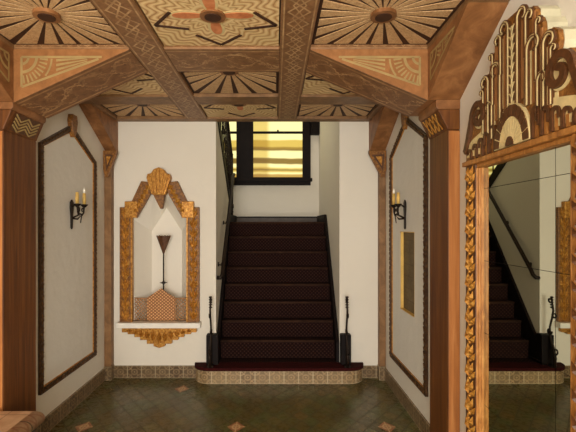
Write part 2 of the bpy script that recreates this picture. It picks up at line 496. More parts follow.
# baseboards ---------------------------------------------------------------
def band(name, p, q, h=.128, t=.014, inward=(0, 0), z0=0):
    b = MB(); p = Vector(p + (z0,)); q = Vector(q + (z0,)); w = Vector(inward + (0,)) * t
    L = (q - p).length / .147
    up = Vector((0, 0, h))
    b.poly([p + w, q + w, q + w + up, p + w + up], [(0, 0), (L, 0), (L, 1), (0, 1)])
    b.poly([p + up, q + up, q + w + up, p + w + up], [(0, .9), (L, .9), (L, 1), (0, 1)])
    b.poly([p, p + w, p + w + up, p + up]); b.poly([q, q + w, q + w + up, q + up]); b.poly([p, q, q + up, p + up]); b.poly([p, q, q + w, p + w])
    return struct(b.build(name, M['tile_band']))
band('baseboard_left', (XL, TB + .002), (XL, YD - .08), inward=(1, 0))
band('baseboard_right', (XR, TB + .002), (XR, YD - .08), inward=(-1, 0))
band('baseboard_back', (-1.70, YD), (-.833, YD), inward=(0, -1))
band('baseboard_pier', (.918, YD), (1.08, YD), inward=(0, -1))

# ------------------------------------------------------------------ ceiling timber
def beam(name, label, x0, x1, y0, y1, axis, mat):
    o = MB().box(x0, x1, y0, y1, ZB, ZC - .002, axis).build(name, M[mat], bevel=.006)
    return tag(o, label, 'beam')
beam('ceiling_beam', 'painted ceiling beam running away along the left side of the middle panels', -.907, -.694, YN, YD - .13, 1, 'knot')
beam('ceiling_beam', 'painted ceiling beam running away above the middle of the staircase', .03, .22, YN, YD - .13, 1, 'knot')
beam('wall_beam', 'wooden ceiling beam along the top of the left wall', XL, -1.625, YN, YD, 1, 'beam_wood')
beam('wall_beam', 'wooden ceiling beam along the top of the right wall', .95, XR, YN, YD, 1, 'beam_wood')
def cross(lab, y0, y1, mat='vine'):
    for side, x0, x1 in (('left', -1.625, -.907), ('middle', -.694, .03), ('right', .22, .95)):
        beam('cross_beam', lab % side, x0, x1, y0, y1, 0, mat)
cross('wide painted cross beam between the posts, %s stretch', TA, TB)
cross('narrow wooden cross beam between the back two rows of panels, %s stretch', .00851 * F, .00907 * F, 'beam_wood')
b = MB().box(-1.625, .95, YD - .126, YD, ZB, ZC - .002, 0)
tag(b.build('cross_beam', M['beam_wood'], bevel=.006), 'wooden cross beam against the back wall over the stair opening', 'beam')

# coffer panels ----------------------------------------------------------
def coffer(name, label, x0, x1, y0, y1, cx, cy, kind):
    t = thing(name, label, 'ceiling panel', ((x0 + x1) / 2, (y0 + y1) / 2, ZP), 'coffer panels of the painted ceiling')
    MB().box(x0 + .002, x1 - .002, y0 + .002, y1 - .002, ZP, ZC - .0005).build('backing', M['gap'], t)
    e = .022
    if kind == 'sun':
        N = 22; b = MB()
        for k in range(N):
            a0 = 2 * PI * k / N + PI / N; a1 = a0 + 2 * PI / N
            dl = .043
            R = 2.5
            a0 += dl; a1 -= dl
            wedge = [(cx + .062 * math.cos(a0), cy + .062 * math.sin(a0)), (cx + R * math.cos(a0), cy + R * math.sin(a0)),
                     (cx + R * math.cos(a1), cy + R * math.sin(a1)), (cx + .062 * math.cos(a1), cy + .062 * math.sin(a1))]
            p = clip_rect(wedge, x0 + e, x1 - e, y0 + e * .6, y1 - e)
            if len(p) >= 3: b.prism(p, 2, ZP - .004, ZP + .001)
        b.build('sunburst_rays', M['straw'], t)
    else:
        b = MB(); z = ZP - .010
        xs = (x0 + .008, x1 - .008); ys = (y0 + .008, y1 - .008)
        b.box(xs[0], xs[1], ys[0], ys[1], z, ZP + .001)
        for i, f in enumerate(b.f): b.uv[i] = [(b.v[k][0] - cx, b.v[k][1] - cy) for k in f]
        b.build('feathered_ground', M['feather'], t)
        pb, ob = MB(), MB()
        for k in range(4):
            an = PI / 2 * k
            for rr, w, zz, tgt in ((.105, .046, z - .002, ob), (.10, .030, z - .004, pb)):
                L = .105 if tgt is ob else .092
                pts = []
                for q in range(20):
                    a = 2 * PI * q / 20; px = .125 + L * math.cos(a); py = w * math.sin(a) * (1 + .25 * math.cos(a))
                    pts.append((cx + px * math.cos(an) - py * math.sin(an), cy + px * math.sin(an) + py * math.cos(an)))
                pts = clip_rect(pts, x0 + .01, x1 - .01, y0 + .004, y1 - .01)
                if len(pts) > 2: tgt.prism(pts, 2, zz, z)
        ob.build('petal_outline', M['crest_cream'], t); pb.build('petals', M['petal'], t)
        kx, ky = ((x1 - x0) / 2 - .012) / .33, (y1 - cy - .012) / .37
        for tx, ty in ((0, .355), (.318, .11), (-.318, .11), (0, -.355)):
            tip = Vector((cx + tx * kx, cy + ty * ky))
            if not (y0 - .02 < tip.y < y1): continue
            c = MB(); ok = False
            rad = Vector((-tx, -ty)).normalized()
            for sgn in (1, -1):
                ang = sgn * (.78 if tx == 0 else .56)
                d = Vector((rad.x * math.cos(ang) - rad.y * math.sin(ang), rad.x * math.sin(ang) + rad.y * math.cos(ang))); nn = Vector((-d.y, d.x)) * .009
                q = tip + d * .185
                pl = clip_rect([tuple(tip - nn), tuple(q - nn), tuple(q + nn), tuple(tip + nn)], x0 + .01, x1 - .01, y0 + .004, y1 - .006)
                if len(pl) > 2: c.prism(pl, 2, z - .005, z); ok = True
            if ok: c.build('chevron', M['gap'], t)
    half = cy - .075 < y0
    def disc(r, z0, z1, nm, mt):
        pts = [(cx + r * math.cos(2 * PI * q / 16 + PI / 16), cy + r * math.sin(2 * PI * q / 16 + PI / 16)) for q in range(16)]
        if half: pts = clip_rect(pts, x0, x1, y0 + .003, y1)
        MB().prism(pts, 2, z0, z1).build(nm, M[mt], t)
    disc(.068, ZP - .022, ZP - .002, 'hub_rim', 'brace_wood'); disc(.044, ZP - .026, ZP - .02, 'hub', 'gap')
    return t
CXS = (('left', -1.625, -.907), ('middle', -.694, .03), ('right', .22, .95))
rows = [('front', .0044 * F, .00622 * F, .0053 * F, ('sun', 'flower', 'sun')),
        ('second', TB, .00851 * F, TB + .02, ('flower', 'sun', 'flower')),
        ('back', .00907 * F, YD - .126, .00907 * F + .02, ('sun', 'flower', 'sun'))]
for rn, y0, y1, cy, kinds in rows:
    for (cn, x0, x1), k in zip(CXS, kinds):
        what = {'sun': 'sunburst of straw-gold rays', 'flower': 'orange-petalled flower with dark chevrons'}[k]
        coffer('sunburst_panel' if k == 'sun' else 'flower_panel',
               ('whole ' if rn == 'front' else 'half ') + what + ', ceiling panel ' +
               {'front': 'nearest the viewer', 'second': 'just beyond the wide cross beam', 'back': 'against the back wall'}[rn] + ', ' + cn + ' bay',
               x0, x1, y0, y1, -1.21 if cn == 'left' else -.33 if cn == 'middle' else .575, cy, k)

# braces under the near cross beam -------------------------------------------
def inlay_triangle(to, w, h, parent):
    """painted spandrel: right angle at (0,0), legs w (along beam) and h (down); to(a, b, off) -> world"""
    b = MB()
    def strip(p, q, t):
        p, q = Vector(p), Vector(q); d = (q - p).normalized(); nn = Vector((-d.y, d.x)) * t / 2
        pts = [p - nn, q - nn, q + nn, p + nn]
        for o in (.003,): b.poly([to(k.x, k.y, o) for k in pts])
    m = .05; sl = h / w
    ax, ay = m, m
    bx = w - m * 1.2 - m / sl * 1.0; by = h - m * .75 - m * sl * 2.4
    strip((ax, ay), (bx, ay), .014); strip((ax, ay), (ax, by), .014); strip((ax, by), (bx - .02, ay + .012), .014)
    def arc(r, t, a0=.06, a1=PI / 2 - .06):
        N = 12
        for i in range(N):
            p = [(ax + rr * math.cos(a), ay + rr * math.sin(a)) for rr, a in ((r, a0 + (a1 - a0) * i / N), (r + t, a0 + (a1 - a0) * i / N), (r + t, a0 + (a1 - a0) * (i + 1) / N), (r, a0 + (a1 - a0) * (i + 1) / N))]
            p = [(x, y) for x, y in p]
            if all(y < by - (by - ay) * (x - ax) / (bx - ax) for x, y in p): b.poly([to(x, y, .003) for x, y in p])
    arc(.035, .016); arc(.085, .018)
    for i in range(9):
        a = .1 + (PI / 2 - .2) * i / 8
        p = [(ax + r * math.cos(a + d), ay + r * math.sin(a + d)) for r, d in ((.115, -.035), (.165, -.04), (.165, .04), (.115, .035))]
        if all(y < by - (by - ay) * (x - ax) / (bx - ax) for x, y in p): b.poly([to(x, y, .003) for x, y in p])
    arc(.182, .012)
    X0_, X1_ = ax + .215, bx - .09                # long rays towards the tip
    ym = lambda x: (by - ay) * (1 - (x - ax) / (bx - ax))
    for f in (.12, .40, .68):
        b.poly([to(X0_, ay + f * ym(X0_), .003), to(X1_, ay + f * ym(X1_), .003), to(X1_, ay + (f + .15) * ym(X1_), .003), to(X0_, ay + (f + .15) * ym(X0_), .003)])
    b.build('painted_inlay', M['inlay'], parent)

def cross_brace(label, xw, xt, xf, zf, sgn):
    t = thing('corner_brace', label, 'brace', (xw, TA, zf), 'diagonal braces under the ceiling beams')
    b = MB().prism([(xw, ZB), (xt, ZB), (xf, zf), (xw, zf)], 1, TA, TB)
    b.build('brace_body', M['orange'], t)
    L = math.hypot(xt - xf, ZB - zf) / (TB - TA)
    e = .003
    b = MB(); b.poly([(xf, TA, zf - e), (xf, TB, zf - e), (xt, TB, ZB - e), (xt, TA, ZB - e)], [(0, 0), (0, 1), (L, 1), (L, 0)])
    b.poly([(xf, TA, zf), (xf, TB, zf), (xt, TB, ZB), (xt, TA, ZB)])
    for q in ((TA,), (TB,)): b.poly([(xf, q[0], zf), (xt, q[0], ZB), (xt, q[0], ZB - e), (xf, q[0], zf - e)])
    b.build('painted_soffit', M['soffit'], t)
    inlay_triangle(lambda a, c, o: (xf + sgn * a, TA - o, ZB - c), abs(xt - xf), ZB - zf, t)
cross_brace('diagonal brace with painted sun spandrel, left post to wide cross beam', XL, -.907, -1.625, 2.371, 1)
cross_brace('diagonal brace with painted sun spandrel, right post to wide cross beam', XR, .22, .95, 2.385, -1)
def long_brace(label, xw, xi, zf, sgn):
    yt = TA - .0013 * F
    t = thing('wall_brace', label, 'brace', (xw, TA, zf), 'diagonal braces under the ceiling beams')
    MB().prism([(TA - .003, ZB), (yt, ZB), (TA - .003, zf)], 0, min(xw, xi), max(xw, xi)).build('brace_body', M['brace_wood'], t)
    inlay_triangle(lambda a, c, o: (xi - sgn * -o, TA - .003 - a, ZB - c), TA - yt, ZB - zf, t)
long_brace('diagonal wooden brace along the left wall in front of the left post', XL, -1.625, 2.371, 1)
long_brace('diagonal wooden brace along the right wall, left of the mirror crest', XR, .95, 2.385, -1)
def rear_brace(label, xw, xi):
    t = thing('rear_brace', label, 'brace', (xw, YD, 2.38), 'diagonal braces under the ceiling beams')
    a, c = min(xw, xi), max(xw, xi)
    MB().prism([(YD, ZB), (.0090 * F, ZB), (YD - .05, 2.38), (YD, 2.38)], 0, a, c).build('brace_body', M['brace_wood'], t, bevel=.005)
    # gilded corbel at its foot
    sg = 1 if xi > xw else -1
    z0, z1 = 2.105, 2.378
    P = [(xw + sg * .004, z1), (xi + sg * .025, z1), (xi + sg * .022, z1 - .035), (xw + sg * .055, z0), (xw + sg * .02, z0), (xw + sg * .004, z0 + .08)]
    MB().prism(P, 1, YD - .115, YD - .078).build('corbel', M['gold_dark'], t, bevel=.004)
    cx, cz = sum(p[0] for p in P) / 6, sum(p[1] for p in P) / 6 + .02
    Q = [(xw + sg * .026, z1 - .04), (xi - sg * .012, z1 - .045), (xw + sg * .040, z0 + .06)]
    MB().prism(Q, 1, YD - .119, YD - .114).build('corbel_inset', M['crest_dark'], t)
    MB().prism([((p[0] * .55 + cx * .45), p[1] * .55 + (cz + .02) * .45) for p in Q], 1, YD - .124, YD - .118).build('corbel_boss', M['gold'], t)
rear_brace('diagonal brace in the far left corner with a gilded pointed corbel', XL, -1.655)
rear_brace('diagonal brace in the far right corner with a gilded pointed corbel', XR, .99)

# posts with capitals ------------------------------------------------------------
def post(label, xw, xp, xc, zf, sgn, pattern, TB):
    xw += sgn * .0012
    t = thing('timber_post', label, 'post', (xw, (TA + TB) / 2, 0), 'timber posts on the side walls')
    a, c = min(xw, xp), max(xw, xp)
    MB().box(a, c, TA, TB, 0, 2.20).build('shaft', M['post_wood'], t, bevel=.005)
    e0, e1 = sorted((xw + sgn * .003, xp - sgn * .004)); MB().box(e0, e1, TA - .006, TA - .0005, 0, 2.19).build('lit_front', M['lit_post_wood'], t)  # added lighter facing stands in for light on the post front
    cap = [(xw, 2.20), (xp, 2.20), (xc, 2.325), (xw, 2.325)]
    MB().prism(cap, 1, TA - .004, TB + .004).build('capital', M['post_wood'], t, bevel=.004)
    MB().prism([(xw, 2.325), (xc, 2.325), (xc + sgn * .012, 2.34), (xc + sgn * .012, zf - .002), (xw, zf - .002)], 1, TA - .008, TB + .008).build('cornice', M['brace_wood'], t, bevel=.004)
    # carved panel on the sloping face
    P0 = Vector((xp, TA, 2.20)); U = Vector((0, TB - TA, 0)); V = Vector((xc - xp, 0, .125)); Nn = U.cross(V).normalized()
    if Nn.x * sgn < 0: Nn = -Nn
    def to(u, v, o): return P0 + U * u + V * v + Nn * o
    b = MB()
    def bar(p, q, w, o0, o1):
        p, q = Vector(p), Vector(q); asp = U.length / V.length
        d = Vector(((q.x - p.x) * asp, q.y - p.y)).normalized(); nn = Vector((-d.y / asp, d.x)) * w / 2
        pts = [p - nn, q - nn, q + nn, p + nn]
        b.poly([to(k.x, k.y, o1) for k in pts])
        for i in range(4): b.poly([to(pts[i].x, pts[i].y, o0), to(pts[(i+1) % 4].x, pts[(i+1) % 4].y, o0), to(pts[(i+1) % 4].x, pts[(i+1) % 4].y, o1), to(pts[i].x, pts[i].y, o1)])
    pn = MB(); pn.poly([to(.12, .08, .003), to(.9, .08, .003), to(.9, .94, .003), to(.12, .94, .003)]); pn.build('capital_panel', M['crest_dark'], t)
    if pattern == 'zigzag':
        for k in range(4):
            v0 = .10 + .17 * k
            for i in range(4):
                u0 = .15 + .18 * i
                bar((u0, v0 + (0 if i % 2 else .26)), (u0 + .18, v0 + (.26 if i % 2 else 0)), .06, .003, .008)
    else:
        for k in range(4):
            bar((.16 + .18 * k, .12), (.16 + .18 * k + .16, .9), .06, .003, .008); bar((.16 + .18 * k + .16, .12), (.16 + .18 * k, .9), .06, .003, .008)
    b.build('carved_pattern', M['inlay'] if pattern == 'zigzag' else M['gold'], t)
post('wide brown timber post on the left wall with zigzag carved capital', XL, -1.69, -1.636, 2.371, 1, 'zigzag', .00708 * F)
post('wide brown timber post on the right wall beside the mirror, lattice carved capital', XR, 1.076, 1.012, 2.385, -1, 'lattice', .00696 * F)
def corner_post(label, xw, xi):
    t = thing('corner_post', label, 'post', (xw, YD, 0), 'slim posts in the back corners')
    a, c = min(xw, xi), max(xw, xi)
    MB().box(a, c, YD - .075, YD - .001, .14, 2.38).build('shaft', M['beam_wood'], t, bevel=.004)
    b = MB().box(a - .004, c + .004, YD - .083, YD, 0, .14, 0, .147)
    b.build('tile_plinth', M['tile_band'], t)
corner_post('slim brown post in the far left corner of the hall', XL, -1.70)
corner_post('slim brown post in the far right corner of the hall', XR, 1.085)

# wall panel mouldings ------------------------------------------------------
def wall_panel(label, xw, sgn, y0, y1, z0, zs, zp, cut=None):
    ym = (y0 + y1) / 2
    xw += sgn * .0012
    t = thing('panel_moulding', label, 'moulding', (xw, ym, z0), 'pointed panel mouldings on the side walls')
    outer = [(y0, z0), (y1, z0), (y1, zs), (ym, zp), (y0, zs)]
    w = .040
    inner = [(y0 + w, z0 + w), (y1 - w, z0 + w), (y1 - w, zs - w * .45), (ym, zp - w * 1.25), (y0 + w, zs - w * .45)]
    w2 = .049
    inner2 = [(y0 + w2, z0 + w2), (y1 - w2, z0 + w2), (y1 - w2, zs - w2 * .45), (ym, zp - w2 * 1.25), (y0 + w2, zs - w2 * .45)]
    x = sorted((xw, xw + sgn * .022)); MB().prism(outer, 0, x[0], x[1], [inner[::-1]]).build('carved_border', M['moulding'], t)
    x = sorted((xw, xw + sgn * .012)); MB().prism(inner, 0, x[0], x[1], [inner2[::-1]]).build('gilt_bead', M['gold'], t)
    x = sorted((xw, xw + sgn * .004)); MB().prism(inner2, 0, x[0], x[1], cut).build('plaster_field', M['panel_plaster'], t)
    # beaded carving on the border
    b = MB()
    mid = [((p[0] + q[0]) / 2, (p[1] + q[1]) / 2) for p, q in zip(outer, inner)]
    for i in range(5):
        p, q = Vector(mid[i]), Vector(mid[(i + 1) % 5]); n = int((q - p).length / .045)
        for k in range(n):
            m = p.lerp(q, (k + .5) / n); d = (q - p).normalized(); nn = Vector((-d.y, d.x))
            if k % 2: nn = -nn
            pts = [m - d * .018 - nn * .012, m + d * .018, m + nn * .012]
            xx = xw + sgn * .022, xw + sgn * .03
            b.prism([tuple(k2) for k2 in pts], 0, min(xx), max(xx))
    b.build('leaf_carving', M['leaf_dark'], t)
    x = sorted((xw, xw + sgn * .045))
    MB().prism([(ym - .03, zp - .07), (ym, zp - .11), (ym + .03, zp - .07), (ym + .055, zp + .03), (ym + .04, zp + .085), (ym - .04, zp + .085), (ym - .055, zp + .03)], 0, x[0], x[1]).build('keystone', M['gold_dark'], t, bevel=.006)
wall_panel('pointed dark wood moulding framing the left wall panel', XL, 1, .00748 * F, .00982 * F, .333, 2.225, 2.475)
wall_panel('pointed dark wood moulding framing the right wall panel', XR, -1, .00750 * F, .00985 * F, .318, 2.282, 2.545, [[(r0 - .001, rz0 - .001), (r1 + .001, rz0 - .001), (r1 + .001, rz1 + .001), (r0 - .001, rz1 + .001)]])

# recessed speckled glass panel on the right wall
t = thing('recessed_glass_panel', 'tall narrow speckled glass panel recessed in brass on the right wall', 'wall panel', (XR, (r0 + r1) / 2, rz0))
MB().box(XR + .022, XR + .032, r0 + .004, r1 - .004, rz0 + .004, rz1 - .004).build('speckled_pane', M['speckled_glass'], t)
b = MB()
for y in (r0, r1 - .006): b.box(XR - .006, XR + .021, y + .0005, y + .0035, rz0, rz1)
for z in (rz0, rz1 - .006): b.box(XR - .012, XR + .045, r0 + .006, r1 - .006, z + .0005, z + .0055)
b.build('brass_lining', M['brass'], t)

# sconces --------------------------------------------------------------------
def sconce(label, xw, sgn, yc, zc, bulbs):
    xw += sgn * .0035
    t = thing('candle_sconce', label, 'wall light', (xw, yc, zc), 'candle sconces on the side walls')
    x = sorted((xw + sgn * .004, xw + sgn * .016))
    pts = [(yc - .014, zc - .13), (yc, zc - .145), (yc + .014, zc - .13), (yc + .016, zc - .03), (yc + .03, zc + .04), (yc + .026, zc + .09), (yc, zc + .115), (yc - .026, zc + .09), (yc - .03, zc + .04), (yc - .016, zc - .03)]
    MB().prism(pts, 0, x[0], x[1]).build('backplate', M['iron'], t, bevel=.003)
    b = MB(); X0 = xw + sgn * .016
    b.tube([(X0, yc, zc + .05), (X0 + sgn * .03, yc, zc + .075), (X0 + sgn * .06, yc, zc + .04), (X0 + sgn * .05, yc, zc - .02), (X0, yc, zc - .045)], .008)
    b.tube([(X0, yc, zc - .05), (X0 + sgn * .045, yc, zc - .055), (X0 + sgn * .08, yc, zc - .02), (X0 + sgn * .07, yc, zc - .09)], [.007, .008, .007, .004])
    b.build('scroll_bracket', M['iron'], t)
    for k, s in enumerate((-1, 1)):
        ya = yc + s * .066; xa = xw + sgn * .088
        b = MB(); b.tube([(xw + sgn * .066, yc, zc + .0), (xa, yc + s * .03, zc - .02), (xa, ya - s * .012, zc + .0), (xa, ya, zc + .055)], .0075)
        b.tube(spiral_y(xa, yc + s * .035, zc + .02, s), .006)
        a = b.build('arm', M['iron'], t)
        MB().lathe([(.006, .045), (.014, .05), (.03, .068), (.032, .075), (.02, .075)], (xa, ya, zc)).build('drip_cup', M['iron'], a)
        MB().lathe([(.0135, .075), (.0145, .12), (.013, .172), (.006, .174)], (xa, ya, zc)).build('candle_sleeve', M['candle'], a)
        if bulbs[k]:
            MB().lathe([(.006, .174), (.0115, .188), (.0095, .203), (.001, .226)], (xa, ya, zc)).build('flame_bulb', M['bulb'], a)
def spiral_y(xa, y, z, s):
    return [(xa, y + s * r * math.cos(a), z + r * math.sin(a)) for r, a in [(.03 - .02 * i / 14, -PI / 2 + i * .42) for i in range(15)]]
sconce('black iron double candle sconce on the left wall panel', XL, 1, .00866 * F, 1.715, (False, True))
sconce('black iron double candle sconce on the right wall panel above the glass', XR, -1, .00876 * F, 1.715, (False, True))

# niche surround ----------------------------------------------------------------
t = thing('niche_surround', 'gilded carved surround of the pointed wall niche left of the stairs', 'niche surround', (NX, YD, .54))
def leafcol(b, x, z, w, h, y):
    """one upright tulip of three petals"""
    for dx, tw, hh, yy in ((-w * .27, .34, .8, 0), (w * .27, .34, .8, 0), (0, .42, 1.0, .006)):
        pts = [(x + dx * .3, z), (x + dx + w * tw * .5, z + h * hh * .45), (x + dx * 1.35, z + h * hh), (x + dx - w * tw * .5, z + h * hh * .45)]
        c = (x + dx, z + h * hh * .45)
        for i in range(4):
            p, q = pts[i], pts[(i + 1) % 4]
            b.poly([(p[0], y, p[1]), (q[0], y, q[1]), (c[0], y - .014 - yy, c[1])])
s0 = .01056
for sg in (-1, 1):
    xo, xi = NX + sg * .417, NX + sg * .297
    a, c = min(xo, xi), max(xo, xi)
    j = MB().box(a, c, YD - .045, YD - .001, .597, 1.797).build('jamb', M['gold_dark'], t, bevel=.005)
    b = MB(); nl = 11
    for k in range(nl): leafcol(b, (xo + xi) / 2, .61 + k * 1.17 / nl, .098, 1.17 / nl * 1.45, YD - .046)
    b.build('carved_leaves', M['gold'], j)
    MB().box(min(xi, xi - sg * .014), max(xi, xi - sg * .014), YD - .05, YD - .002, .597, 1.70).build('inner_bead', M['gold'], t)
    # stepped shoulder and sloping member
    xs0, xs1 = NX + sg * .36, NX + sg * .235
    MB().box(min(xs0, xs1), max(xs0, xs1), YD - .058, YD - .001, 1.685, 1.858).build('shoulder', M['gold'], t, bevel=.005)
    P = [(NX + sg * .29, 1.858), (NX + sg * .19, 2.07), (NX + sg * .06, 2.05), (NX + sg * .09, 1.94), (NX + sg * .235, 1.69)]
    sl = MB().prism(P, 1, YD - .05, YD - .001).build('sloping_member', M['gold_dark'], t, bevel=.005)
    b = MB()
    for k in range(6):
        q = k / 5.0
        cx = NX + sg * (.25 - .13 * q); cz = 1.76 + .235 * q
        d = Vector((-sg * .48, .88)); nn = Vector((-d.y, d.x))
        c2 = Vector((cx, cz))
        pts = [c2 - d * .03, c2 + nn * .035 + d * .01, c2 + d * .045, c2 - nn * .035 + d * .01]
        for i in range(4):
            p, r = pts[i], pts[(i + 1) % 4]
            b.poly([(p.x, YD - .051, p.y), (r.x, YD - .051, r.y), (c2.x, YD - .068, c2.y)])
    b.build('carved_leaves', M['gold'], sl)
K0 = [(NX - .07, 1.925), (NX + .07, 1.925), (NX + .125, 2.10), (NX + .115, 2.14), (NX + .08, 2.145), (NX + .05, 2.19), (NX, 2.21), (NX - .05, 2.19), (NX - .08, 2.145), (NX - .115, 2.14), (NX - .125, 2.10)]
ks = MB().prism(K0, 1, YD - .085, YD - .001).build('keystone', M['gold'], t, bevel=.006)
b = MB()
for k in range(-2, 3):
    x0, x1 = NX + k * .024, NX + k * .045; zt = 2.185 - .012 * k * k
    b.prism([(x0 - .008, 1.935), (x0 + .008, 1.935), (x1 + .016, zt - .01), (x1, zt), (x1 - .016, zt - .01)], 1, YD - .10, YD - .084)
b.build('keystone_fan', M['gold'], ks, bevel=.003)
b = MB().prism([(NX - .06, 1.925), (NX + .06, 1.925), (NX + .035, 1.78), (NX + .012, 1.78)], 1, YD - .06, YD - .002)
b.build('pendant', M['gold_dark'], ks, bevel=.004)
MB().box(NX - .435, NX + .435, YD - .10, YD + .10, .541, .597).build('white_sill', M['sill'], t, bevel=.008)
st = [(-.39, 0), (.39, 0), (.39, -.05), (.33, -.05), (.33, -.07), (.26, -.07), (.26, -.10), (.20, -.10), (.20, -.13), (.13, -.13), (.13, -.17), (.06, -.17), (.06, -.195), (0, -.215)]
st = st + [(-x, z) for x, z in st[::-1][1:-2]] + [(-.39, -.05)]
cb = MB().prism([(NX + x, .541 + z) for x, z in st], 1, YD - .055, YD - .001).build('apron', M['gold'], t, bevel=.004)
b = MB()
for k in range(-5, 6):
    zt = .541 - .012; L = .16 - abs(k) * .024
    leafcol(b, NX + k * .062, zt - L, .06, L, YD - .056)
b.build('carved_leaves', M['gold'], cb)

# folding lattice screen in the niche
t = thing('lattice_screen', 'low brown folding lattice screen standing on the niche sill', 'screen', (NX, YD + .02, .597))
def fold(nm, p, q, z0, tops, mat):
    b = MB(); (ax, ay), (bx, by) = p, q; n = len(tops)
    pts = [(ax + (bx - ax) * u, ay + (by - ay) * u, z) for u, z in tops]
    fr = [(ax, ay, z0), (bx, by, z0)] + pts[::-1]
    d = Vector((by - ay, -(bx - ax), 0)).normalized() * .008
    if d.y > 0: d = -d
    b.poly([Vector(v) + d for v in fr]); b.poly([Vector(v) - d for v in fr[::-1]])
    for i in range(len(fr)):
        v, w = Vector(fr[i]), Vector(fr[(i + 1) % len(fr)]); b.poly([v - d, w - d, w + d, v + d])
    return b.build(nm, M[mat], t)
fold('centre_leaf', (NX - .146, YD + .022), (NX + .146, YD + .022), .598, [(0, .84), (.5, .938), (1, .84)], 'scale')
def grid(nm, p, q):
    b = MB(); (ax, ay), (bx, by) = p, q; z0, z1 = .6, .832; W = math.hypot(bx - ax, by - ay)
    def at(u, z): return (ax + (bx - ax) * u / W, ay + (by - ay) * u / W, z)
    for k in range(-6, 8):
        for s in (1, -1):
            # diagonal bars clipped to the rectangle
            u0 = k * .036; seg = []
            for zz in [z0 + (z1 - z0) * i / 60 for i in range(61)]:
                u = u0 + s * (zz - z0) * .9 + (0 if s > 0 else .2)
                if 0 <= u <= W: seg.append((u, zz))
            if len(seg) > 2: b.tube([at(*seg[0]), at(*seg[-1])], .0055, 5)
    for a, c in (((0, z0), (W, z0)), ((0, z1), (W, z1)), ((0, z0), (0, z1)), ((W, z0), (W, z1))): b.tube([at(*a), at(*c)], .007, 5)
    b.build(nm, M['lattice'], t)
grid('side_leaf', (NX - .296, YD + .040), (NX - .149, YD + .028)); grid('side_leaf', (NX + .149, YD + .028), (NX + .296, YD + .040))

# torch ornament
TX, TY = NX, YD + .12
t = thing('torch_ornament', 'slender dark iron torch with fluted cone standing in the niche', 'torch', (TX, TY, .597))
MB().lathe([(.05, .001), (.05, .012), (.012, .03), (.008, .05)], (TX, TY, .597)).build('foot', M['iron'], t)
MB().tube([(TX, TY, .64), (TX, TY, 1.33)], .0075).build('rod', M['iron'], t)
b = MB()
for k in range(4):
    a = PI / 4 + k * PI / 2; d = Vector((math.cos(k * PI / 2), 0, math.sin(k * PI / 2)))
c0 = Vector((TX, TY, .985)); pts = []
for k in range(8):
    r = .042 if k % 2 == 0 else .014; pts.append((TX + r * math.sin(k * PI / 4), .985 + r * math.cos(k * PI / 4)))
b.prism(pts, 1, TY - .01, TY + .01); b.build('star', M['iron'], t)
b = MB(); n = 16; top, bot = [], []
for k in range(n):
    a = 2 * PI * k / n; r = .082 if k % 2 == 0 else .07
    top.append((TX + r * math.cos(a), TY + r * .75 * math.sin(a), 1.50 - (0 if k % 2 == 0 else .014))); bot.append((TX + .008 * math.cos(a), TY + .008 * math.sin(a), 1.30))
for k in range(n): b.poly([bot[k], bot[(k + 1) % n], top[(k + 1) % n], top[k]])
b.poly(top); b.build('fluted_cone', M['crest_dark'], t)

# ------------------------------------------------------------------ staircase
t = thing('staircase', 'dark carpeted staircase rising straight up the middle of the hall', 'stairs', ((OL + OR) / 2, .0103 * F, 0))
SL, SR = OL + .004, OR - .004
# curved bottom step
def d_shape(x0, x1, yb, yf, r, n=10):
    pts = [(x0, yb)]
    for i in range(n + 1):
        a = PI + (PI / 2) * i / n; pts.append((x0 + r + r * math.cos(a), yf + r + r * math.sin(a)))
    for i in range(n + 1):
        a = 1.5 * PI + (PI / 2) * i / n; pts.append((x1 - r + r * math.cos(a), yf + r + r * math.sin(a)))
    pts.append((x1, yb)); return pts
YS = .01013 * F
x0, x1 = -.83, .915
ds = d_shape(x0, x1, YD - .002, YS, .165)
b = MB(); L = 0
for i in range(len(ds) - 1):
    p, q = ds[i], ds[i + 1]; l = math.dist(p, q) / .147
    b.poly([(p[0], p[1], 0), (q[0], q[1], 0), (q[0], q[1], .13), (p[0], p[1], .13)], [(L, 0), (L + l, 0), (L + l, 1), (L, 1)]); L += l
b.poly([(p[0], p[1], .13) for p in ds]); b.poly([(p[0], p[1], 0) for p in ds[::-1]]); b.poly([(x0, YD - .002, 0), (x0, YD - .002, .13), (x1, YD - .002, .13), (x1, YD - .002, 0)])
b.build('tiled_bottom_step', M['step_tile'], t)
ds2 = d_shape(x0 - .012, x1 + .012, YD - .003, YS - .014, .177)
MB().prism(ds2, 2, .131, .163).build('step_carpet', M['step_carpet'], t, bevel=.012)
Y2 = .0109 * F; Z2 = .357; G = .0297 * .0109 * F; R = (1.653 - Z2) / 7
MB().box(SL, SR, YD - .001, YS + .45, .0, .163).build('step_infill', M['carpet'], t)
for k in range(8):
    y, z = Y2 + k * G, Z2 + k * R
    zb = .163 if k == 0 else z - R
    y1 = y + G if k < 7 else YF - .03
    st_ = MB().box(SL, SR, y, y1 - .0005, zb, z).build('carpeted_step' if k < 7 else 'landing', M['carpet'], t)
    b = MB().tube([(SL + .025, y, z - .012), (SR - .025, y, z - .012)], .014, 8)
    b.build('nosing', M['nosing'], st_)
    if k: MB().box(SL, SR, y + .001, y1 - .001, .05, zb - .001).build('step_core', M['black_wood'], st_)
MB().box(-1.82, SL - .002, .0140 * F + .002, YF - .03, 1.5, 1.653).build('landing_return', M['carpet'], t)
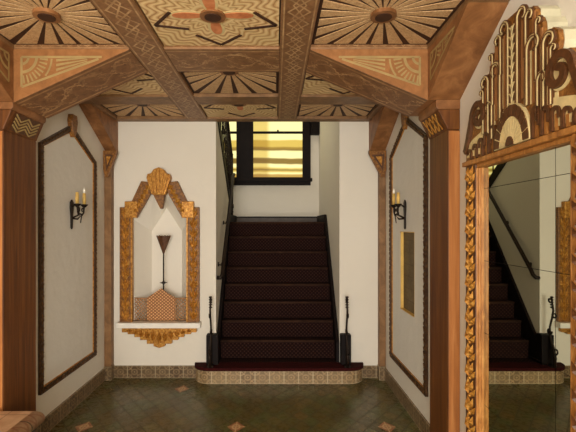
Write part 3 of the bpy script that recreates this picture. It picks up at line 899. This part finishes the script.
# strings on both sides
for x0_, x1_ in ((SL, SL + .03), (SR - .03, SR)):
    e = .10
    P = [(Y2 - .16, .165), (Y2 - .16, Z2 + .02), (Y2 + 7 * G, 1.653 + e), (YF - .03, 1.653 + e), (YF - .03, 1.5), (Y2 + 7 * G, 1.4), (Y2 + .4, .165)]
    MB().prism(P, 0, x0_, x1_).build('stair_string', M['black_wood'], t)
for xa, xb in ((-.712, -.586), (.683, .787)):
    MB().box(xa, xb, .01033 * F, YD - .004, .163, .472).build('string_block', M['black_wood'], t, bevel=.006)
# skirting on the landing
b = MB().box(-1.83, OR, YF - .03, YF - .002, 1.655, 1.745)
struct(b.build('baseboard_landing', M['landing_trim']))
b = MB().box(-1.83, OR, YF - .038, YF - .002, 1.728, 1.746); struct(b.build('trim_1', M['black_wood']))

# iron newel scrolls
def newel(label, x):
    y0 = .01022 * F; t = thing('iron_newel', label, 'newel', (x, y0, .163), 'iron scroll newels at the stair foot')
    path = [(x, y0 - .03, .163), (x, y0 - .045, .26), (x, y0 - .02, .36), (x, y0 + .03, .46), (x, y0 + .035, .56), (x, y0, .66), (x, y0 - .02, .74), (x, y0, .82), (x, y0 + .015, .875)]
    MB().tube(path, [.014, .017, .014, .011, .010, .010, .010, .009, .011], 8).build('standard', M['iron'], t)
    for cz, r, s, a0 in ((.84, .035, 1, PI), (.70, .04, -1, 0), (.52, .045, 1, PI), (.34, .055, -1, 0)):
        sp = spiral(y0 + s * r, cz, r, r * .25, a0, a0 + s * 4.6, 22)
        MB().tube([(x, p[0], p[1]) for p in sp], .009, 6).build('scroll', M['iron'], t)
    b = MB()
    for k in range(5): b.lathe([(.012, 0), (.019, .008), (.012, .016)], (x, y0 + .004, .76 + k * .026), 8)
    b.build('twisted_knops', M['iron'], t)
    MB().box(x - .03, x + .03, y0 - .03, y0 + .03, .163, .178).build('foot_plate', M['iron'], t)
newel('slender black iron scroll newel at the left foot of the stairs', -.66)
newel('slender black iron scroll newel at the right foot of the stairs', .737)

# wall handrail on the left of the stairs
t = thing('stair_handrail', 'black wall-mounted handrail on the left wall of the stairs', 'handrail', (OL, .0106 * F, 1.1))
xr = OL + .066
ya, yb = .0106 * F, .0133 * F; za, zb_ = 1.115, 2.26
b = MB(); b.tube([(OL + .012, ya - .02, za - .06), (xr - .02, ya - .03, za - .06), (xr, ya - .01, za - .03), (xr, ya + .05, za + .045), (xr, yb, zb_), (xr, yb + .12, zb_ + .04)], .021, 10)
b.build('rail', M['iron'], t)
for q in (.12, .52, .92):
    y, z = ya + (yb - ya) * q, za + (zb_ - za) * q
    b = MB(); b.tube([(OL + .004, y, z - .07), (OL + .03, y, z - .08), (xr, y, z - .015)], .008, 6); b.lathe([(.024, 0), (.024, .01)], (OL + .001, y, z - .07), 10, 0)
    b.build('rail_bracket', M['iron'], t)

# upper flight with its iron balustrade
t = thing('upper_flight', 'upper stair flight turning back over the left side of the landing', 'stairs', (-1.2, .0122 * F, 1.66))
b = MB(); N = 7; yA, yB = .0140 * F, YD + .102
for k in range(N):
    y1_ = yA - (yA - yB) * k / N; y0_ = yA - (yA - yB) * (k + 1) / N; z = 1.80 + (sz(yB) - 1.80) * (k + 1) / N
    b.box(-1.82, OL - .102, y0_, y1_, z - .25, z)
b.build('carpeted_steps', M['carpet'], t)
e = .03
P = [(yB, sz(yB) - .001), (yA, 1.801), (yA, 1.801 + .14), (yB, sz(yB) + .14)]
MB().prism(P, 0, OL - .10, OL + .012).build('outer_string', M['black_wood'], t)
t = thing('iron_balustrade', 'black wrought iron balustrade climbing at the upper left of the stairs', 'balustrade', (OL, yA, 1.66))
xq = OL + .005
MB().tube([(xq, yA + .05, 1.66), (xq, yA + .05, 2.62)], .028, 8).build('landing_newel', M['iron'], t)
MB().lathe([(.005, -.12), (.03, -.06), (.02, -.03), (.035, 0), (.03, .05)], (xq + .02, yA - .12, sz(yA - .12) - .03), 10).build('drop_finial', M['iron'], t)
MB().tube([(xq, yA + .08, 2.60), (xq, yA, 2.62), (xq, yB, sz(yB) + .84)], .026, 8).build('handrail', M['iron'], t)
for k in range(9):
    y = yA - (yA - yB) * (k + .4) / 9.0; z = sz(y) + .12
    b = MB(); b.tube([(xq, y, z), (xq, y, z + .70)], .009, 6)
    for c, s in ((.18, 1), (.40, -1), (.58, 1)):
        sp = spiral(y + s * .045, z + c, .05, .014, PI if s > 0 else 0, (PI if s > 0 else 0) + s * 4.8, 18)
        b.tube([(xq, p[0], p[1]) for p in sp], .008, 5)
    b.build('scroll_baluster', M['iron'], t)

# stair window -------------------------------------------------------------------
w = MB().box(-1.49, .548, YF - .05, YF - .001, 2.227, 2.33)           # sill / apron
w.box(-1.53, .57, YF - .085, YF - .001, 2.285, 2.335)
for a, c in ((.4226, .548), (-.594, -.334), (-1.49, -1.35)): w.box(a, c, YF - .05, YF - .001, 2.33, 3.9)
w.box(-1.49, .548, YF - .05, YF - .001, 3.8, 3.95)
for a, c in ((-.334, .4226), (-1.35, -.594)):
    w.box(a, c, YF - .04, YF - .001, 3.022, 3.058); w.box(a, c, YF - .04, YF - .001, 2.33, 2.352)
win = struct(w.build('window_1', M['black_wood'], bevel=.004))
for a, c in ((-.334, .4226), (-1.35, -.594)):
    for z0, z1 in ((2.345, 3.03), (3.05, 3.81)):
        MB().box(a - .004, c + .004, YF - .018, YF - .006, z0, z1).build('frosted_pane', M['lit_glass'], win)
MB().lathe([(.012, -.02), (.014, 0), (.006, .012)], (.045, YF - .045, 3.07), 8).build('sash_lock', M['iron'], win)
b = MB().box(.549, OR - .001, YF - .12, YF - .002, 3.0, 3.2)
tag(b.build('wooden_bracket', M['black_wood'], bevel=.005), 'dark wooden block beside the top right of the stair window', 'bracket')

# ------------------------------------------------------------------ tiled bench at the lower left
t = thing('tiled_bench', 'low terracotta tiled bench at the foot of the left post', 'bench', (XL, 1.9, 0))
yb0, yb1 = -.6, .00606 * F; xb = -1.395; zt = .478
MB().box(XL + .001, xb - .07, yb0, yb1, 0, zt).build('bench_top', M['terracotta'], t)
b = MB(); prof = []
for i in range(9):
    a = PI / 2 - PI * i / 8; prof.append((xb - .07 + .052 * max(0, math.cos(a)) + (.02 if 0 < i < 8 else .02), zt - .04 + .04 * math.sin(a)))
prof = [(xb - .071, zt)] + prof + [(xb - .071, zt - .08)]
Ln = (yb1 + .03 - yb0) / .16
for i in range(len(prof) - 1):
    p, q = prof[i], prof[i + 1]; v0, v1 = i / (len(prof) - 1), (i + 1) / (len(prof) - 1)
    b.poly([(p[0], yb0, p[1]), (p[0], yb1, p[1]), (q[0], yb1, q[1]), (q[0], yb0, q[1])], [(0, v0), (Ln, v0), (Ln, v1), (0, v1)], True)
b.poly([(p[0], yb1, p[1]) for p in prof]); b.poly([(p[0], yb0, p[1]) for p in prof]); b.poly([(xb - .071, yb0, zt), (xb - .071, yb1, zt), (xb - .071, yb1, zt - .08), (xb - .071, yb0, zt - .08)])
b.build('bullnose_edge', M['bullnose_tile'], t)
MB().box(xb - .07, xb - .05, yb0, yb1 - .01, 0, zt - .08).build('bench_front', M['bench_shade'], t)  # side face, its shade put into the colour

# ------------------------------------------------------------------ mirror
XF, XG = 1.04, 1.086
AX = .0044 * F
HI, HO = .000850 * F, .00112 * F          # half widths: opening, frame
ZT, ZM = 1.905, .30
t = thing('wall_mirror', 'tall gilded mirror with carved scroll crest on the right wall', 'mirror', (XR, AX, ZM))
MB().box(XG + .004, XR - .001, AX - HO + .01, AX + HO - .01, ZM, 1.95).build('backing_board', M['black_wood'], t)
vs = [AX - HI - .02, .003846 * F * 1.0, .00498 * F, AX + HI + .02]
vs = [AX - HI - .02, 1.086 / 280.6 * F, 1.086 / 210.0 * F, AX + HI + .02]
hs = [ZM + .05, .672, 1.046, 1.42, 1.794, ZT + .02]
for i in range(len(vs) - 1):
    for j in range(len(hs) - 1):
        MB().box(XG, XG + .0035, vs[i] + .0015, vs[i + 1] - .0015, hs[j] + .0012, hs[j + 1] - .0012).build('mirror_pane', M['mirror'], t)
for sg in (1, -1):
    a, c = sorted((AX + sg * HI, AX + sg * HO))
    j = MB().box(XF + .012, XG + .004, a, c, ZM, 1.925).build('carved_stile', M['crest_dark'] if sg > 0 else M['frame_gold'], t, bevel=.004)
    b = MB(); ym = (a + c) / 2; nl = 17; hh = (1.92 - ZM) / nl
    for k in range(nl):
        z = ZM + hh * k
        for dy, dz, rot in ((-.030, .03, .6), (.030, .03, -.6), (-.016, .062, .25), (.016, .062, -.25)):
            c2 = Vector((ym + dy, z + dz)); d = Vector((math.sin(-rot * 1.4), math.cos(rot))); d.normalize(); nn = Vector((-d.y, d.x))
            pts = [c2 - d * .036, c2 + nn * (.018 if sg > 0 else .012), c2 + d * .040, c2 - nn * (.018 if sg > 0 else .012)]
            for i in range(4):
                p, q = pts[i], pts[(i + 1) % 4]; b.poly([(XF + .0125, p.x, p.y), (XF + .0125, q.x, q.y), (XF - .006, c2.x, c2.y)])
        b.lathe([(.012, 0), (.009, -.010), (.001, -.013)], (XF + .012, ym, z + .008), 8, 0)
    b.build('leaf_carving', M['gold'] if sg > 0 else M['crest_dark'], j)
    for k, (w0, w1, xx) in enumerate(((0, .009, XF + .013), (.009, .015, XF + .024), (.015, .020, XF + .035))):
        q = sorted((AX + sg * (HI - w0), AX + sg * (HI - w1))); MB().box(xx, XG + .003, q[0], q[1], ZM + .03, ZT).build('inner_moulding', M['frame_gold'], t, bevel=.004)
    q = sorted((AX + sg * HO, AX + sg * (HO + .018))); MB().box(XF + .025, XR - .001, q[0], q[1], ZM, 1.925).build('outer_edge', M['gold_dark'], t)
for k, (z0, z1, xx) in enumerate(((ZT - .0, ZT + .02, XF + .02), (1.925, 1.95, XF - .005))):
    MB().box(xx, XR - .001, AX - HO - .01, AX + HO + .01, z0, z1).build('head_moulding', M['frame_gold'], t, bevel=.004)
MB().box(XF, XR - .001, AX - HO - .01, AX + HO + .01, ZM - .06, ZM + .03).build('bottom_rail', M['frame_gold'], t, bevel=.006)
# crest
half = [(.470, 1.95), (.468, 2.0), (.45, 2.06), (.40, 2.075), (.385, 2.13), (.385, 2.19), (.36, 2.235), (.31, 2.245), (.292, 2.255), (.30, 2.29), (.292, 2.33), (.265, 2.352), (.22, 2.348), (.205, 2.33),
        (.20, 2.40), (.185, 2.43), (.162, 2.432), (.158, 2.475), (.14, 2.497), (.10, 2.50), (.086, 2.50), (.078, 2.525), (.055, 2.538), (0, 2.538)]
pl = [(AX + u, z) for u, z in half] + [(AX - u, z) for u, z in half[::-1][1:]]
cr = MB().prism(pl, 0, XF + .03, XR - .001).build('crest_board', M['crest_edge'], t, bevel=.004)
X0, X1 = XF - .012, XF + .013
def front(pts, x0, mat, nm, par=t):
    return MB().prism([(AX + u, z) for u, z in pts], 0, x0, X1).build(nm, M[mat], par, bevel=.002)
# face veneers
ins = [(u * .985, min(z, 2.535)) for u, z in half]
MB().prism([(AX + u, z) for u, z in ins] + [(AX - u, z) for u, z in ins[::-1][1:]], 0, XF + .012, XF + .031).build('crest_face', M['gold_dark'], t)
def hook(u, zb, zt, r, s, w=.026, turns=5.2):
    """cane-shaped scroll: stem up to an arch, curling outwards, with a gilt groove and ticks across it"""
    stem = [(u, zb + (zt - r - zb) * i / 6) for i in range(7)]
    curl = spiral(u + s * r, zt - r, r, r * .2, PI if s > 0 else 0, (PI if s > 0 else 0) - s * turns, 26)
    path = [(AX + p[0], p[1]) for p in stem[:-1] + curl]
    tp = lambda q: 1 - .45 * q
    sc = MB().ribbon(path, w, 0, XF + .002, X1, tp).build('crest_scroll', M['crest_dark'], t)
    MB().ribbon(path[:-4], w * .56, 0, XF - .001, XF + .0025, tp).build('gilt_band', M['crest_cream'], sc)
    MB().ribbon(path[:-4], w * .16, 0, XF - .004, XF - .0005, tp).build('dark_groove', M['crest_dark'], sc)
for s in (1, -1):
    for a in ((s * .036, 2.12, 2.532, .038, s, .030), (s * .098, 2.30, 2.492, .028, s, .026), (s * .104, 2.10, 2.38, .050, s, .034),
              (s * .212, 2.05, 2.345, .038, s, .032), (s * .168, 2.18, 2.43, .018, s, .02), (s * .176, 2.02, 2.21, .034, s, .026), (s * .258, 2.06, 2.285, .018, s, .018)):
        hook(*a)
    # large volute with tail running down to the corner
    vol = spiral(s * .305, 2.165, .074, .012, (0 if s > 0 else PI), (0 if s > 0 else PI) + s * 8.6, 44)
    tail = [(s * (.455 - .076 * i / 9 + .012 * math.sin(i / 9 * PI)), 2.0 + .165 * (i / 9) - .04 * math.sin(i / 9 * PI)) for i in range(9)]
    MB().ribbon([(AX + p[0], p[1]) for p in tail + vol], .030, 0, XF - .006, X1).build('crest_volute', M['crest_dark'], t)
    MB().prism([(AX + s * .305 + .066 * math.cos(2 * PI * q / 20), 2.165 + .066 * math.sin(2 * PI * q / 20)) for q in range(20)], 0, XF + .008, X1).build('volute_ground', M['crest_cream'], t)
    MB().prism([(AX + s * u, z) for u, z in ((.375, 2.06), (.40, 2.05), (.44, 2.02), (.445, 1.97), (.26, 1.97), (.26, 2.085))], 0, XF + .008, X1).build('corner_ground', M['crest_cream'], t)
# orange pilaster panels between the scrolls
for s in (1, -1):
    for u0, u1, z0, z1 in ((.060, .078, 2.14, 2.47), (.136, .154, 2.10, 2.47), (.186, .200, 2.05, 2.38), (.235, .250, 2.04, 2.30)):
        MB().box(XF + .007, X1, *sorted((AX + s * u0, AX + s * u1)), z0, z1).build('pilaster_strip', M['orange'], t)
for s in (1, -1):
    for u0, u1, z0, z1 in ((.079, .088, 2.14, 2.46), (.120, .132, 2.10, 2.32), (.157, .164, 2.08, 2.40), (.225, .232, 2.04, 2.29), (.272, .29, 2.07, 2.10)):
        MB().box(XF + .009, X1, *sorted((AX + s * u0, AX + s * u1)), z0, z1).build('cream_fillet', M['crest_cream'], t)
# central feather
b = MB().box(XF + .003, X1, AX - .022, AX + .022, 2.10, 2.48); b.build('centre_feather', M['crest_dark'], t)
b = MB()
for k in range(9):
    z = 2.12 + k * .042
    for s in (1, -1): b.ribbon([(AX, z), (AX + s * .012, z + .020), (AX + s * .021, z + .024)], .005, 0, XF - .001, XF + .004)
b.box(XF - .001, XF + .004, AX - .003, AX + .003, 2.12, 2.48)
b.build('feather_barbs', M['crest_cream'], t)
# fan medallion: ring of dark voussoirs around a cream fan
fz, ra, rb = 1.955, .135, .180
def ell(a, k, x=0): return (AX + ra * k * math.cos(a), fz + rb * k * math.sin(a))
b = MB(); b.prism([ell(PI * i / 24, 1.02) for i in range(25)], 0, XF - .004, X1); md = b.build('medallion', M['crest_cream'], t)
b = MB(); n = 11
for k in range(n):
    a0, a1 = PI * k / n + .022, PI * (k + 1) / n - .022
    b.prism([ell(a0, .70), ell((a0 + a1) / 2, .70), ell(a1, .70), ell(a1, .98), ell((a0 + a1) / 2, .99), ell(a0, .98)], 0, XF - .008, XF - .003)
b.build('dark_blocks', M['crest_dark'], md)
b = MB()
for k in range(n):
    a0, a1 = PI * k / n + .03, PI * (k + 1) / n - .03
    b.prism([ell(a0, .2), ell(a1, .2), ell(a1, .65), ell(a0, .65)], 0, XF - .0075, XF - .003)
b.build('fan_rays', M['frame_gold'] if False else M['crest_cream'], md)
b = MB(); b.prism([ell(PI * i / 16, .22) for i in range(17)], 0, XF - .012, XF - .003); b.build('fan_boss', M['crest_dark'], md)
# row of little arches along the base
for s in (1, -1):
    for k in range(5):
        u = .165 + k * .060; zt = 2.085 - .018 * k
        arch = [(u - .02, 1.955), (u - .02, zt - .03)] + [(u + .02 * -math.cos(a), zt - .03 + .022 * math.sin(a)) for a in [PI * i / 8 for i in range(1, 8)]] + [(u + .02, zt - .03), (u + .02, 2.0)]
        ar = MB().ribbon([(AX + s * p[0], p[1]) for p in arch], .015, 0, XF - .001, X1).build('base_arch', M['crest_dark'], t)
        MB().box(XF + .006, X1, *sorted((AX + s * (u - .008), AX + s * (u + .008))), 1.955, zt - .03).build('arch_fillet', M['frame_gold'], ar)

# ------------------------------------------------------------------ light
w = bpy.data.worlds.new('world'); S.world = w; w.use_nodes = True
bg = w.node_tree.nodes['Background']; bg.inputs[0].default_value = (1.0, .96, .88, 1); bg.inputs[1].default_value = .6
def area(name, loc, rot, sx, sy, power, col):
    l = bpy.data.lights.new(name, 'AREA'); l.shape = 'RECTANGLE'; l.size = sx; l.size_y = sy; l.energy = power; l.color = col
    o = bpy.data.objects.new(name, l); COL.objects.link(o); o.location = loc; o.rotation_euler = rot; return o
area('entrance_daylight', (-.3, YN - .2, 1.1), (PI / 2, 0, 0), 2.2, 1.8, 215, (1, .95, .87))
area('stairwell_fill', (-.7, .0138 * F, 4.25), (0, 0, 0), 1.6, 1.2, 14, (1, .95, .85))  # added fill from an unseen source, brightens the stair walls
l = bpy.data.lights.new('rear_fill', 'POINT'); l.energy = 72; l.color = (1, .92, .80); l.shadow_soft_size = .38  # unseen fill lamp added behind the camera to brighten side walls and ceiling
o = bpy.data.objects.new('rear_fill', l); COL.objects.link(o); o.location = (-.3, -.6, 1.75)

# ------------------------------------------------------------------ camera
cam = bpy.data.cameras.new('camera'); co = bpy.data.objects.new('camera', cam); COL.objects.link(co)
co.location = (0, 0, EYE); co.rotation_euler = (PI / 2, 0, 0)
cam.sensor_width = 36; cam.sensor_fit = 'HORIZONTAL'; cam.lens = F / 576 * 36
cam.shift_x = (288 - CX) / 576; cam.shift_y = (CY - 216) / 576; cam.clip_start = .02
S.camera = co
vs_ = S.view_settings; vs_.view_transform = 'Standard'; vs_.look = 'None'; vs_.exposure = .13; vs_.gamma = 1; vs_.use_curve_mapping = False
